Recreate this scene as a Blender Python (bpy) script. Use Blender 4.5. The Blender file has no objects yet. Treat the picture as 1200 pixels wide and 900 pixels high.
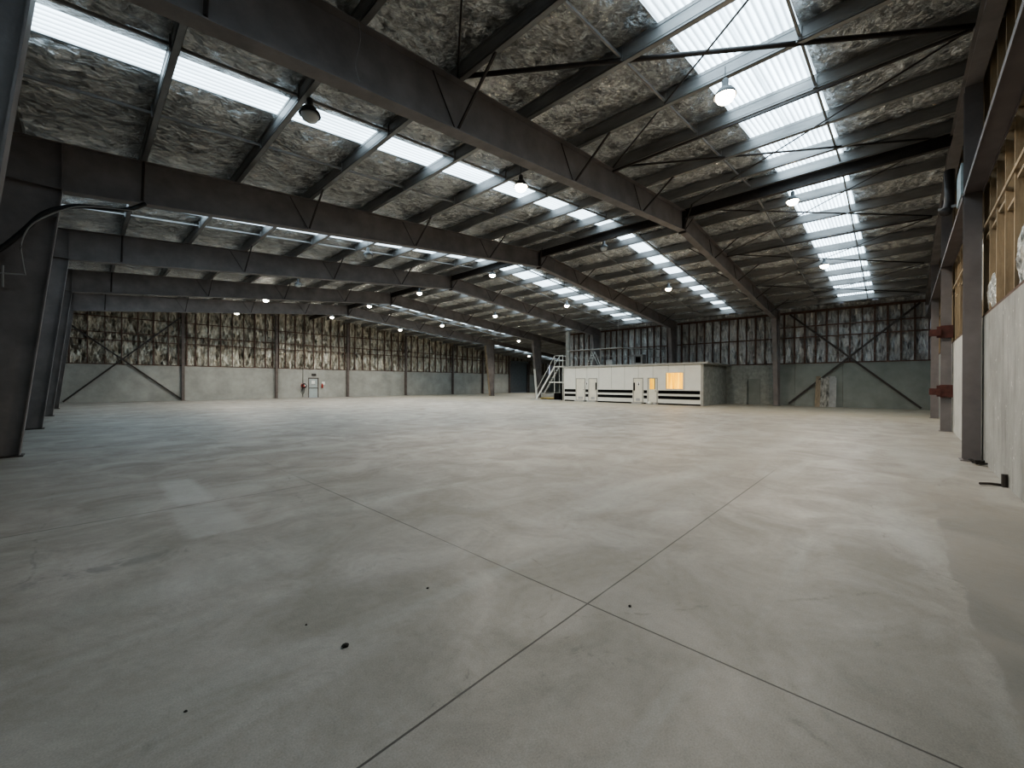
import bpy, math, random
from mathutils import Vector, noise
random.seed(7)
C = bpy.context.scene.collection
PI = math.pi
# ------------------------------------------------------------------ layout
BAY = 7.455
def V(k): return 6.263 + (k - 1) * BAY
VA = 44.97          # back wall plane
UB = 35.4           # side wall plane
VC = -1.28          # stud wall face
UD = -1.55          # left wall
UR = 16.6           # ridge
UX = 57.5           # far end of the annex
VX = 25.4           # where the side wall stops
SL = 0.0925
def rp(u): return 6.98 + SL * u if u <= UR else 6.98 + SL * UR - SL * (u - UR)

# ------------------------------------------------------------------ materials
def mat(name, col=(.5, .5, .5), rough=.6, metal=0., var=.0, scale=3., bump=0., bscale=20., col2=None, stretch=(1, 1, 1), emis=None, estr=0., spec=.5, detail=6):
    m = bpy.data.materials.new(name); m.use_nodes = True
    nt = m.node_tree; N = nt.nodes; L = nt.links
    b = N['Principled BSDF']
    b.inputs['Roughness'].default_value = rough; b.inputs['Metallic'].default_value = metal
    b.inputs['Specular IOR Level'].default_value = spec
    tc = N.new('ShaderNodeTexCoord'); mp = N.new('ShaderNodeMapping'); mp.inputs['Scale'].default_value = stretch
    geo = N.new('ShaderNodeNewGeometry')
    L.new(geo.outputs['Position'], mp.inputs['Vector'])
    nz = N.new('ShaderNodeTexNoise'); nz.inputs['Scale'].default_value = scale; nz.inputs['Detail'].default_value = detail; nz.inputs['Roughness'].default_value = .6
    L.new(mp.outputs[0], nz.inputs['Vector'])
    cr = N.new('ShaderNodeValToRGB')
    c2 = col2 or tuple(min(1, c * (1 + var)) for c in col); c1 = tuple(c * (1 - var) for c in col) if not col2 else col
    cr.color_ramp.elements[0].position = .32; cr.color_ramp.elements[1].position = .68
    cr.color_ramp.elements[0].color = (*c1, 1); cr.color_ramp.elements[1].color = (*c2, 1)
    L.new(nz.outputs['Fac'], cr.inputs[0]); L.new(cr.outputs[0], b.inputs['Base Color'])
    if bump:
        n2 = N.new('ShaderNodeTexNoise'); n2.inputs['Scale'].default_value = bscale; n2.inputs['Detail'].default_value = 5
        L.new(mp.outputs[0], n2.inputs['Vector'])
        bp = N.new('ShaderNodeBump'); bp.inputs['Strength'].default_value = bump; bp.inputs['Distance'].default_value = .05
        L.new(n2.outputs['Fac'], bp.inputs['Height']); L.new(bp.outputs[0], b.inputs['Normal'])
    if emis:
        b.inputs['Emission Color'].default_value = (*emis, 1); b.inputs['Emission Strength'].default_value = estr
    return m

M = {}
M['steel'] = mat('steel_primer', (.200, .180, .176), .55, 0, .22, 1.5, .05, 30)
M['steel_right'] = mat('steel_primer_pale', (.165, .152, .153), .55, 0, .15, 2, .05, 30)
M['beam_right'] = mat('steel_beam_right', (.13, .11, .11), .55, 0, .15, 2)
M['steel_dark'] = mat('dark_steel', (.055, .046, .042), .5, .2, .2, 4)
M['rust'] = mat('red_oxide_steel', (.085, .028, .022), .6, 0, .3, 8)
M['galv'] = mat('galvanised', (.27, .265, .26), .42, .45, .25, 2.5, .03, 30, stretch=(1, .3, 1))
M['post'] = mat('post_brown', (.13, .105, .095), .6, 0, .25, 3)
M['stud_brown'] = mat('stud_dark_timber', (.11, .066, .05), .75, 0, .35, 5, .1, 30)
M['timber'] = mat('pale_framing_timber', (.31, .238, .155), .7, 0, .3, 2.2, .12, 18, stretch=(3, 3, .5))
M['concA'] = mat('precast_back', (.27, .268, .245), .85, 0, .0, .9, .15, 12, col2=(.38, .375, .345))
M['concB'] = mat('precast_side', (.20, .215, .195), .85, 0, .0, .8, .15, 12, col2=(.28, .295, .27))
M['block'] = mat('blockwork', (.24, .25, .23), .9, 0, .0, 3.5, .2, 14, col2=(.36, .37, .34))
M['white'] = mat('white_panel', (.62, .62, .58), .55, 0, .04, 2)
M['white_paint'] = mat('white_steel', (.62, .63, .60), .5, 0, .08, 6)
M['black'] = mat('black_band', (.005, .005, .005), .85, 0, .1, 6, spec=.1)
M['door'] = mat('cream_door', (.62, .60, .52), .5, 0, .06, 3)
M['doorgrey'] = mat('pale_grey_door', (.36, .40, .40), .5, 0, .08, 3)
M['doordark'] = mat('dark_grey_roller', (.12, .13, .135), .6, .0, .15, 3)
M['roofslab'] = mat('office_roof_edge', (.30, .30, .28), .7, 0, .12, 3)
M['cable'] = mat('black_cable', (.012, .012, .013), .5)
M['palewire'] = mat('pale_wire', (.30, .29, .28), .5)
M['redp'] = mat('red_plastic', (.35, .03, .02), .4)
M['sign'] = mat('white_sign', (.75, .75, .72), .5, emis=(1, 1, 1), estr=.0)
M['bluesign'] = mat('pale_blue_sheet', (.42, .52, .56), .5, 0, .15, 6)
M['concW'] = mat('whitewashed_concrete', (.50, .50, .475), .85, 0, .12, 2.5, .2, 10)
M['tan'] = mat('tan_board', (.26, .21, .15), .8, 0, .25, 4, stretch=(3, 3, .6))
M['peel'] = mat('peeling_board', (.05, .05, .045), .8, 0, 0, 2.4, col2=(.5, .48, .43), stretch=(3, 3, .7))
M['greyb'] = mat('grey_board', (.34, .34, .33), .8, 0, .2, 4)
M['yellow'] = mat('yellow_paint', (.5, .38, .12), .6, 0, .2, 6)
M['lampshell'] = mat('lamp_aluminium', (.09, .09, .09), .45, .5, .1, 5)
M['bulb_off'] = mat('bulb_unlit', (.6, .62, .62), .2, 0, .05, 5)
M['debris'] = mat('dark_debris', (.02, .018, .015), .9, 0, .3, 30)
M['daylight'] = mat('translucent_slit', (.7, .75, .78), .5, emis=(.85, .95, 1), estr=1.0)

def emit(name, col, s):
    m = bpy.data.materials.new(name); m.use_nodes = True; nt = m.node_tree; nt.nodes.clear()
    e = nt.nodes.new('ShaderNodeEmission'); o = nt.nodes.new('ShaderNodeOutputMaterial')
    e.inputs[0].default_value = (*col, 1); e.inputs[1].default_value = s
    nt.links.new(e.outputs[0], o.inputs[0]); return m
M['bulb_warm'] = emit('bulb_warm', (1, .83, .58), 22)
M['bulb_white'] = emit('bulb_white', (1, .94, .78), 22)

def skylight_mat():
    m = bpy.data.materials.new('translucent_fibreglass'); m.use_nodes = True; nt = m.node_tree; N = nt.nodes; L = nt.links
    b = N['Principled BSDF']; b.inputs['Base Color'].default_value = (.7, .78, .8, 1); b.inputs['Roughness'].default_value = .5
    geo = N.new('ShaderNodeNewGeometry'); nz = N.new('ShaderNodeTexNoise'); nz.inputs['Scale'].default_value = .8
    mp = N.new('ShaderNodeMapping'); mp.inputs['Scale'].default_value = (.5, 3, 1); L.new(geo.outputs['Position'], mp.inputs[0]); L.new(mp.outputs[0], nz.inputs['Vector'])
    # corrugation shading painted into the emission: dimmer stripes along the low folds
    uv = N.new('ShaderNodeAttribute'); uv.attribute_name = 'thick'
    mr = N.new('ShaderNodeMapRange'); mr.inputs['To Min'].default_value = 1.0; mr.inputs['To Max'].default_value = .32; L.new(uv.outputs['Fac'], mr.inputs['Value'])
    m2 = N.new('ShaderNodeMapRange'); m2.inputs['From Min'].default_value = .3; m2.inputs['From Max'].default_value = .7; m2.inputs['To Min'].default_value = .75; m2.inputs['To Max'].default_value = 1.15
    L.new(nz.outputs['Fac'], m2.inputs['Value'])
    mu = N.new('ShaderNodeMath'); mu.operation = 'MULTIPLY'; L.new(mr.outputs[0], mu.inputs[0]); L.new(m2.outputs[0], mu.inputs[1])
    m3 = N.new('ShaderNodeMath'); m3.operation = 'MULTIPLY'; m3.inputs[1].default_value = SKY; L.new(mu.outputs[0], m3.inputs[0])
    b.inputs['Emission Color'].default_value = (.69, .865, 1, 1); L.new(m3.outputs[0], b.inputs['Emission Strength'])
    return m
SKY = 2.35
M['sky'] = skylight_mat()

def foil_mat(name, base, base2, stretch, rough=.36, metal=.6, bump=.9, s1=2.2, s2=9., fk=.9):
    m = bpy.data.materials.new(name); m.use_nodes = True; nt = m.node_tree; N = nt.nodes; L = nt.links
    b = N['Principled BSDF']; b.inputs['Metallic'].default_value = metal; b.inputs['Roughness'].default_value = rough
    geo = N.new('ShaderNodeNewGeometry'); mp = N.new('ShaderNodeMapping'); mp.inputs['Scale'].default_value = stretch
    L.new(geo.outputs['Position'], mp.inputs[0])
    n1 = N.new('ShaderNodeTexNoise'); n1.inputs['Scale'].default_value = s1; n1.inputs['Detail'].default_value = 8; n1.inputs['Roughness'].default_value = .65; n1.inputs['Distortion'].default_value = 1.2
    n2 = N.new('ShaderNodeTexVoronoi'); n2.inputs['Scale'].default_value = s2; n2.feature = 'F1'
    L.new(mp.outputs[0], n1.inputs['Vector'])
    mix = N.new('ShaderNodeMixRGB'); mix.blend_type = 'ADD'; mix.inputs[0].default_value = .25
    L.new(mp.outputs[0], mix.inputs[1]); L.new(n1.outputs['Color'], mix.inputs[2]); L.new(mix.outputs[0], n2.inputs['Vector'])
    cr = N.new('ShaderNodeValToRGB'); cr.color_ramp.elements[0].position = .36; cr.color_ramp.elements[1].position = .66
    cr.color_ramp.elements[0].color = (*base, 1); cr.color_ramp.elements[1].color = (*base2, 1)  # foil reflections painted into the colour as random light and dark tones
    L.new(n1.outputs['Fac'], cr.inputs[0]); L.new(cr.outputs[0], b.inputs['Base Color'])
    n3 = N.new('ShaderNodeTexNoise'); n3.inputs['Scale'].default_value = s1 * 1.7; n3.inputs['Detail'].default_value = 5; n3.inputs['Distortion'].default_value = .6; L.new(mp.outputs[0], n3.inputs['Vector'])
    sb = N.new('ShaderNodeMath'); sb.operation = 'SUBTRACT'; sb.inputs[1].default_value = .5; L.new(n3.outputs['Fac'], sb.inputs[0])
    ab = N.new('ShaderNodeMath'); ab.operation = 'ABSOLUTE'; L.new(sb.outputs[0], ab.inputs[0])
    rd = N.new('ShaderNodeMath'); rd.operation = 'MULTIPLY_ADD'; rd.inputs[1].default_value = 2.6; L.new(ab.outputs[0], rd.inputs[0]); L.new(n1.outputs['Fac'], rd.inputs[2])
    ad = N.new('ShaderNodeMath'); ad.operation = 'MULTIPLY_ADD'; ad.inputs[1].default_value = .5
    L.new(n2.outputs['Distance'], ad.inputs[0]); L.new(rd.outputs[0], ad.inputs[2])
    bp = N.new('ShaderNodeBump'); bp.inputs['Strength'].default_value = bump; bp.inputs['Distance'].default_value = .12
    L.new(ad.outputs[0], bp.inputs['Height'])
    # crumpled facets: every little cell of foil is tipped its own way
    acc = bp.outputs[0]
    for sc_, k in ((s2 * .45, fk), (s2 * 1.3, fk * .8)):
        vo = N.new('ShaderNodeTexVoronoi'); vo.inputs['Scale'].default_value = sc_; vo.inputs['Randomness'].default_value = 1; L.new(mix.outputs[0], vo.inputs['Vector'])
        su = N.new('ShaderNodeVectorMath'); su.operation = 'SUBTRACT'; su.inputs[1].default_value = (.5, .5, .5); L.new(vo.outputs['Color'], su.inputs[0])
        scl = N.new('ShaderNodeVectorMath'); scl.operation = 'SCALE'; scl.inputs['Scale'].default_value = k; L.new(su.outputs[0], scl.inputs[0])
        a2 = N.new('ShaderNodeVectorMath'); a2.operation = 'ADD'; L.new(acc, a2.inputs[0]); L.new(scl.outputs[0], a2.inputs[1]); acc = a2.outputs[0]
    nn = N.new('ShaderNodeVectorMath'); nn.operation = 'NORMALIZE'; L.new(acc, nn.inputs[0]); L.new(nn.outputs[0], b.inputs['Normal'])
    return m
M['foil_roof'] = foil_mat('roof_foil_blanket', (.54, .545, .54), (.93, .94, .93), (1, 1.5, 1), .27, .75, .8, 2.6, 8., .75)
M['foil_A'] = foil_mat('wall_foil_back', (.55, .50, .41), (1, .96, .84), (1.6, 1, .45), .24, .6, 1.0, 2.6, 7, 1.3)
M['foil_B'] = foil_mat('wall_foil_side', (.62, .62, .61), (1, 1, .99), (1, 2.2, .5), .27, .45, .9, 2.4, 7, 1.0)
M['foil_C'] = foil_mat('wall_foil_stud', (.35, .35, .33), (.8, .8, .77), (2, 1, 1), .35, .6, .8, 3, 9)

def floor_mat():
    m = bpy.data.materials.new('worn_concrete_floor'); m.use_nodes = True; nt = m.node_tree; N = nt.nodes; L = nt.links
    b = N['Principled BSDF']
    geo = N.new('ShaderNodeNewGeometry'); sep = N.new('ShaderNodeSeparateXYZ'); L.new(geo.outputs['Position'], sep.inputs[0])
    def noise_(s, d=6, dist=0., st=(1, 1, 1), r=.55):
        mp = N.new('ShaderNodeMapping'); mp.inputs['Scale'].default_value = st; L.new(geo.outputs['Position'], mp.inputs[0])
        n = N.new('ShaderNodeTexNoise'); n.inputs['Scale'].default_value = s; n.inputs['Detail'].default_value = d; n.inputs['Distortion'].default_value = dist; n.inputs['Roughness'].default_value = r
        L.new(mp.outputs[0], n.inputs['Vector']); return n.outputs['Fac']
    def rng(x, a, b_, c, d, clamp=True, smooth=False):
        r = N.new('ShaderNodeMapRange'); r.clamp = clamp
        if smooth: r.interpolation_type = 'SMOOTHSTEP'
        for k, v in zip(('From Min', 'From Max', 'To Min', 'To Max'), (a, b_, c, d)): r.inputs[k].default_value = v
        L.new(x, r.inputs['Value']); return r.outputs[0]
    def mth(op, a, b_=None, c=None):
        n = N.new('ShaderNodeMath'); n.operation = op
        for i, x in enumerate((a, b_, c)):
            if x is None: continue
            if isinstance(x, (int, float)): n.inputs[i].default_value = x
            else: L.new(x, n.inputs[i])
        return n.outputs[0]
    def mix(f, a, b_, mode='MIX'):
        n = N.new('ShaderNodeMixRGB'); n.blend_type = mode
        for i, x in enumerate((f, a, b_)):
            if isinstance(x, (int, float)): n.inputs[i].default_value = x
            elif isinstance(x, tuple): n.inputs[i].default_value = (*x, 1)
            else: L.new(x, n.inputs[i])
        return n.outputs[0]
    big = noise_(.28, 5, .4); med = noise_(1.1, 8, .8, r=.62); fine = noise_(14, 6); grit = noise_(120, 3)
    smear = noise_(.7, 7, .6, (.35, 1.6, 1)); swirl = noise_(2.2, 8, 2.2, r=.68)
    col = mix(rng(big, .38, .64, 0, 1), (.252, .232, .208), (.324, .302, .276))
    col = mix(rng(med, .36, .62, 0, .8), col, (.195, .182, .158))
    col = mix(rng(smear, .50, .70, 0, .5), col, (.38, .378, .36))
    col = mix(rng(swirl, .57, .70, 0, .6), col, (.19, .185, .165))
    sp = noise_(5.5, 4, 1.0)
    col = mix(mth('MULTIPLY', rng(sp, .66, .74, 0, .45), rng(med, .4, .6, .3, 1)), col, (.13, .125, .11))
    col = mix(.45, col, mix(grit, (.1, .1, .1), (.9, .9, .9)), 'OVERLAY')
    col = mix(.25, col, mix(fine, (.2, .2, .2), (.8, .8, .8)), 'OVERLAY')
    U, W = sep.outputs[0], sep.outputs[1]
    # darker unsealed margin along the stud wall, with a ragged lobed edge
    e = noise_(.9, 5, .5)
    edge = mth('ADD', W, mth('MULTIPLY', mth('SUBTRACT', e, .5), .42))
    m1 = rng(edge, -.385, -.36, 1, 0); m2 = rng(U, 7.6, 8.2, 1, 0)
    msk = mth('MULTIPLY', m1, m2)
    col = mix(mth('MULTIPLY', msk, .62), col, mix(rng(med, .4, .6, 0, 1), (.15, .145, .13), (.24, .22, .195)))
    # tan margin by the side wall and office
    far = rng(U, 21, 28, 0, .75, smooth=True)
    col = mix(mth('MULTIPLY', far, rng(med, .3, .6, .5, 1)), col, (.33, .295, .225))
    # repair patches: rectangles in the slab
    def rect(u0, u1, v0, v1, s=.05):
        w = mth('MULTIPLY', mth('SUBTRACT', fine, .5), .12); uu = mth('ADD', U, w); vv = mth('ADD', W, w)
        a = mth('MULTIPLY', rng(uu, u0 - s, u0 + s, 0, 1), rng(uu, u1 - s, u1 + s, 1, 0)); b2 = mth('MULTIPLY', rng(vv, v0 - s, v0 + s, 0, 1), rng(vv, v1 - s, v1 + s, 1, 0))
        return mth('MULTIPLY', a, b2)
    col = mix(mth('MULTIPLY', rect(.85, 1.25, 6.75, 8.5), .55), col, (.40, .40, .385))
    col = mix(mth('MULTIPLY', rect(.75, 1.3, 5.2, 6.55), .4), col, (.39, .388, .37))
    col = mix(mth('MULTIPLY', rect(-.35, .75, 4.85, 5.02, .04), mth('MULTIPLY', rng(swirl, .45, .55, 0, 1), .7)), col, (.15, .145, .13))
    # saw-cut joints
    def joint(x, pos, w, lim=None):
        wob = mth('MULTIPLY', mth('SUBTRACT', noise_(1.5, 3), .5), .012)
        d = mth('ABSOLUTE', mth('ADD', mth('SUBTRACT', x, pos), wob)); return rng(d, w * .6, w, 1, 0)
    js = None
    for x, pos, w, s in ((U, 2.52, .0075, rng(W, 6.4, 7.4, 1, .3)), (W, 1.618, .0075, rng(U, 7.6, 9.2, 1, .12)), (W, 6.65, .013, rng(U, 2.2, 3.2, .7, .15)), (W, 11.7, .013, .15), (U, 9.98, .012, .12), (U, 17.4, .015, .1)):
        j = mth('MULTIPLY', joint(x, pos, w), s)
        js = j if js is None else mth('MAXIMUM', js, j)
    # joints fade out where dust has filled them
    fade = rng(noise_(.5, 3), .34, .44, .45, 1)
    js = mth('MULTIPLY', js, fade)
    col = mix(js, col, (.055, .05, .042))
    # fine cracks and scuffs
    vo = N.new('ShaderNodeTexVoronoi'); vo.feature = 'DISTANCE_TO_EDGE'; vo.inputs['Scale'].default_value = .33
    mp = N.new('ShaderNodeMixRGB'); mp.blend_type = 'ADD'; mp.inputs[0].default_value = .6; L.new(geo.outputs['Position'], mp.inputs[1]); L.new(med, mp.inputs[2]); L.new(mp.outputs[0], vo.inputs['Vector'])
    crk = mth('MULTIPLY', rng(vo.outputs['Distance'], .0015, .004, 1, 0), rng(swirl, .50, .60, 0, .45))
    col = mix(crk, col, (.12, .115, .1))
    L.new(col, b.inputs['Base Color'])
    L.new(rng(med, .3, .7, .40, .62), b.inputs['Roughness']); b.inputs['Specular IOR Level'].default_value = .42
    h = mth('ADD', mth('MULTIPLY', swirl, .5), mth('ADD', mth('MULTIPLY', fine, .25), mth('MULTIPLY', js, -1.2)))
    bp = N.new('ShaderNodeBump'); bp.inputs['Strength'].default_value = .35; bp.inputs['Distance'].default_value = .02
    L.new(h, bp.inputs['Height']); L.new(bp.outputs[0], b.inputs['Normal'])
    return m
M['floor'] = floor_mat()

def wallc_mat():
    m = bpy.data.materials.new('pale_streaked_concrete'); m.use_nodes = True; nt = m.node_tree; N = nt.nodes; L = nt.links
    b = N['Principled BSDF']; b.inputs['Roughness'].default_value = .85
    geo = N.new('ShaderNodeNewGeometry')
    def nz(s, st, d=6, r=.6):
        mp = N.new('ShaderNodeMapping'); mp.inputs['Scale'].default_value = st; L.new(geo.outputs['Position'], mp.inputs[0])
        n = N.new('ShaderNodeTexNoise'); n.inputs['Scale'].default_value = s; n.inputs['Detail'].default_value = d; n.inputs['Roughness'].default_value = r; L.new(mp.outputs[0], n.inputs['Vector']); return n.outputs['Fac']
    def ramp(f, p0, p1, c0, c1):
        c = N.new('ShaderNodeValToRGB'); c.color_ramp.elements[0].position = p0; c.color_ramp.elements[1].position = p1
        c.color_ramp.elements[0].color = (*c0, 1); c.color_ramp.elements[1].color = (*c1, 1); L.new(f, c.inputs[0]); return c.outputs[0]
    base = ramp(nz(1.1, (1, 1, .8)), .35, .65, (.30, .30, .285), (.42, .42, .405))
    mx = N.new('ShaderNodeMixRGB'); mx.blend_type = 'MULTIPLY'; mx.inputs[0].default_value = .8
    L.new(base, mx.inputs[1]); L.new(ramp(nz(1.6, (1.6, 1, .22), 8, .7), .30, .50, (.55, .55, .54), (1, 1, 1)), mx.inputs[2])
    m3 = N.new('ShaderNodeMixRGB'); m3.blend_type = 'MIX'
    L.new(ramp(nz(9, (1, 1, 1), 3), .66, .69, (0, 0, 0), (.7, .7, .7)), m3.inputs[0]); L.new(mx.outputs[0], m3.inputs[1]); m3.inputs[2].default_value = (.62, .62, .6, 1)
    L.new(m3.outputs[0], b.inputs['Base Color'])
    bp = N.new('ShaderNodeBump'); bp.inputs['Strength'].default_value = .4; bp.inputs['Distance'].default_value = .03; L.new(nz(7, (1, 1, .7), 8), bp.inputs['Height']); L.new(bp.outputs[0], b.inputs['Normal'])
    return m
M['concC'] = wallc_mat()

def curtain_mat():
    m = bpy.data.materials.new('lit_yellow_curtain'); m.use_nodes = True; nt = m.node_tree; N = nt.nodes; L = nt.links
    b = N['Principled BSDF']; geo = N.new('ShaderNodeNewGeometry'); mp = N.new('ShaderNodeMapping'); mp.inputs['Scale'].default_value = (1, 4, .3); L.new(geo.outputs['Position'], mp.inputs[0])
    n = N.new('ShaderNodeTexNoise'); n.inputs['Scale'].default_value = 1.5; L.new(mp.outputs[0], n.inputs['Vector'])
    c = N.new('ShaderNodeValToRGB'); c.color_ramp.elements[0].position = .35; c.color_ramp.elements[1].position = .65
    c.color_ramp.elements[0].color = (.66, .34, .004, 1); c.color_ramp.elements[1].color = (1, .60, .03, 1); L.new(n.outputs['Fac'], c.inputs[0])
    L.new(c.outputs[0], b.inputs['Base Color']); L.new(c.outputs[0], b.inputs['Emission Color']); b.inputs['Emission Strength'].default_value = .85
    return m
M['curtain'] = curtain_mat()
def glass_mat():
    m = bpy.data.materials.new('window_glass'); m.use_nodes = True; nt = m.node_tree; N = nt.nodes; L = nt.links; N.clear()
    t = N.new('ShaderNodeBsdfTransparent'); g = N.new('ShaderNodeBsdfGlossy'); g.inputs['Roughness'].default_value = .05; mx = N.new('ShaderNodeMixShader'); mx.inputs[0].default_value = .08; o = N.new('ShaderNodeOutputMaterial')
    L.new(t.outputs[0], mx.inputs[1]); L.new(g.outputs[0], mx.inputs[2]); L.new(mx.outputs[0], o.inputs[0]); return m
M['glass'] = glass_mat()

# ------------------------------------------------------------------ mesh builder
class MB:
    def __init__(s): s.v = []; s.f = []; s.smooth = False
    def box(s, a, b):
        x0, y0, z0 = a; x1, y1, z1 = b
        if x0 > x1: x0, x1 = x1, x0
        if y0 > y1: y0, y1 = y1, y0
        if z0 > z1: z0, z1 = z1, z0
        i = len(s.v)
        s.v += [(x0, y0, z0), (x1, y0, z0), (x1, y1, z0), (x0, y1, z0), (x0, y0, z1), (x1, y0, z1), (x1, y1, z1), (x0, y1, z1)]
        s.f += [tuple(i + k for k in q) for q in ((0, 3, 2, 1), (4, 5, 6, 7), (0, 1, 5, 4), (1, 2, 6, 5), (2, 3, 7, 6), (3, 0, 4, 7))]
        return s
    def prism(s, pts, d):          # polygon of 3-d points extruded by vector d
        i = len(s.v); n = len(pts); d = Vector(d)
        s.v += [tuple(p) for p in pts] + [tuple(Vector(p) + d) for p in pts]
        s.f.append(tuple(i + k for k in range(n))[::-1]); s.f.append(tuple(i + n + k for k in range(n)))
        for k in range(n): s.f.append((i + k, i + (k + 1) % n, i + n + (k + 1) % n, i + n + k))
        return s
    def bar(s, a, b, w, h, up=(0, 0, 1)):   # rectangular bar between two points; w sideways, h along up
        a = Vector(a); b = Vector(b); t = (b - a).normalized(); up = Vector(up)
        sd = t.cross(up)
        if sd.length < 1e-4: sd = t.cross(Vector((1, 0, 0)))
        sd.normalize(); u2 = sd.cross(t).normalized()
        P = [a + sd * (x * w / 2) + u2 * (y * h / 2) for x, y in ((-1, -1), (1, -1), (1, 1), (-1, 1))]
        return s.prism(P, b - a)
    def tube(s, pts, r, n=8, r2=None):
        pts = [Vector(p) for p in pts]; i0 = len(s.v); m = len(pts)
        for k, p in enumerate(pts):
            t = (pts[min(k + 1, m - 1)] - pts[max(k - 1, 0)]).normalized()
            a = t.cross(Vector((0, 0, 1)))
            if a.length < 1e-3: a = t.cross(Vector((0, 1, 0)))
            a.normalize(); b = a.cross(t)
            rr = r if r2 is None else r + (r2 - r) * k / (m - 1)
            for j in range(n):
                q = 2 * PI * j / n; s.v.append(tuple(p + a * math.cos(q) * rr + b * math.sin(q) * rr))
        for k in range(m - 1):
            for j in range(n):
                s.f.append((i0 + k * n + j, i0 + k * n + (j + 1) % n, i0 + (k + 1) * n + (j + 1) % n, i0 + (k + 1) * n + j))
        s.f.append(tuple(i0 + j for j in range(n))[::-1]); s.f.append(tuple(i0 + (m - 1) * n + j for j in range(n)))
        return s
    def lathe(s, prof, n=20, c=(0, 0, 0)):
        i0 = len(s.v)
        for r, z in prof:
            for j in range(n):
                q = 2 * PI * j / n; s.v.append((c[0] + r * math.cos(q), c[1] + r * math.sin(q), c[2] + z))
        for k in range(len(prof) - 1):
            for j in range(n):
                s.f.append((i0 + k * n + j, i0 + k * n + (j + 1) % n, i0 + (k + 1) * n + (j + 1) % n, i0 + (k + 1) * n + j))
        return s
    def build(s, name, m, parent=None, loc=None, smooth=False):
        me = bpy.data.meshes.new(name); off = Vector(loc) if loc else Vector((0, 0, 0))
        me.from_pydata([tuple(Vector(v) - off) for v in s.v] if loc else s.v, [], s.f); me.update()
        if smooth:
            for p in me.polygons: p.use_smooth = True
        me.materials.append(M[m] if isinstance(m, str) else m)
        o = bpy.data.objects.new(name, me); C.objects.link(o)
        if loc: o.location = off
        if parent:
            o.parent = parent
            if loc: o.location = off - parent_world(parent)
            else: o.location = -parent_world(parent)
        return o
def parent_world(p):
    v = Vector(p.location)
    while p.parent: p = p.parent; v += Vector(p.location)
    return v
def empty(name, loc=(0, 0, 0)):
    o = bpy.data.objects.new(name, None); o.location = loc; o.empty_display_size = .2; C.objects.link(o); return o
def tag(o, label, cat, group=None):
    o['label'] = label; o['category'] = cat
    if group: o['group'] = group
    return o
def struct(o, label=None):
    o['kind'] = 'structure'
    if label: o['label'] = label
    return o
ORD = ['first', 'second', 'third', 'fourth', 'fifth', 'sixth', 'seventh', 'eighth', 'ninth', 'tenth', 'eleventh', 'twelfth', 'thirteenth']

# ------------------------------------------------------------------ floor
b = MB(); b.v = [(UD - .3, VC - .8, 0), (UX + .3, VC - .8, 0), (UX + .3, VA + .3, 0), (UD - .3, VA + .3, 0)]; b.f = [(0, 1, 2, 3)]
b.v += [(x, y, -.2) for x, y, z in b.v]; b.f += [(7, 6, 5, 4), (0, 4, 5, 1), (1, 5, 6, 2), (2, 6, 7, 3), (3, 7, 4, 0)]
struct(b.build('floor', 'floor'), 'worn grey concrete slab floor with saw-cut joints')

# ------------------------------------------------------------------ roof foil (ceiling) with openings for the skylights
STRIPS = [(1.32, 3.08), (9.3, 10.12), (16.62, 18.3), (23.1, 24.75), (31.9, 33.6), (39.5, 41.0)]
def tilt(u): return -.0125 * (u - 8)
PL = [-.95 + 1.98 * k for k in range(9)]                  # purlins on the left slope
PR = [18.35 + 1.94 * k for k in range(9)]                 # on the right slope
PX = [18.35 + 1.94 * k for k in range(9, 21)]             # annex
PALL = PL + [16.3, 16.86] + PR + PX
def sag(u):
    for a, b_ in zip(PALL[:-1], PALL[1:]):
        if a <= u <= b_:
            w = b_ - a; t = (u - a) / w
            return .0 if w < 1 else .13 * math.sin(PI * t) ** .7
    return 0.
def grid_roof(u0, u1, v0, v1, full=True):
    us = []; u = u0
    while u < u1 - 1e-6: us.append(u); u += .115
    us.append(u1)
    vs = []
    for k in range(6):
        a, b_ = (V(k) if k else VC - .5), (V(k + 1) if k < 5 else VA + .2)
        s0, s1 = STRIPS[k]
        for lo, hi in ((a, s0), (s0, s1), (s1, b_)):
            n = max(1, int((hi - lo) / .14))
            vs += [(lo + (hi - lo) * i / n, a, b_, s0, s1) for i in range(n)]
    vs.append((VA + .2, V(5), VA + .2, *STRIPS[5]))
    vs = [x for x in vs if v0 - 1e-6 <= x[0] <= v1 + 1e-6]
    return us, vs
def strip_end(k): return 54. if k == 5 else 33.95
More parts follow.
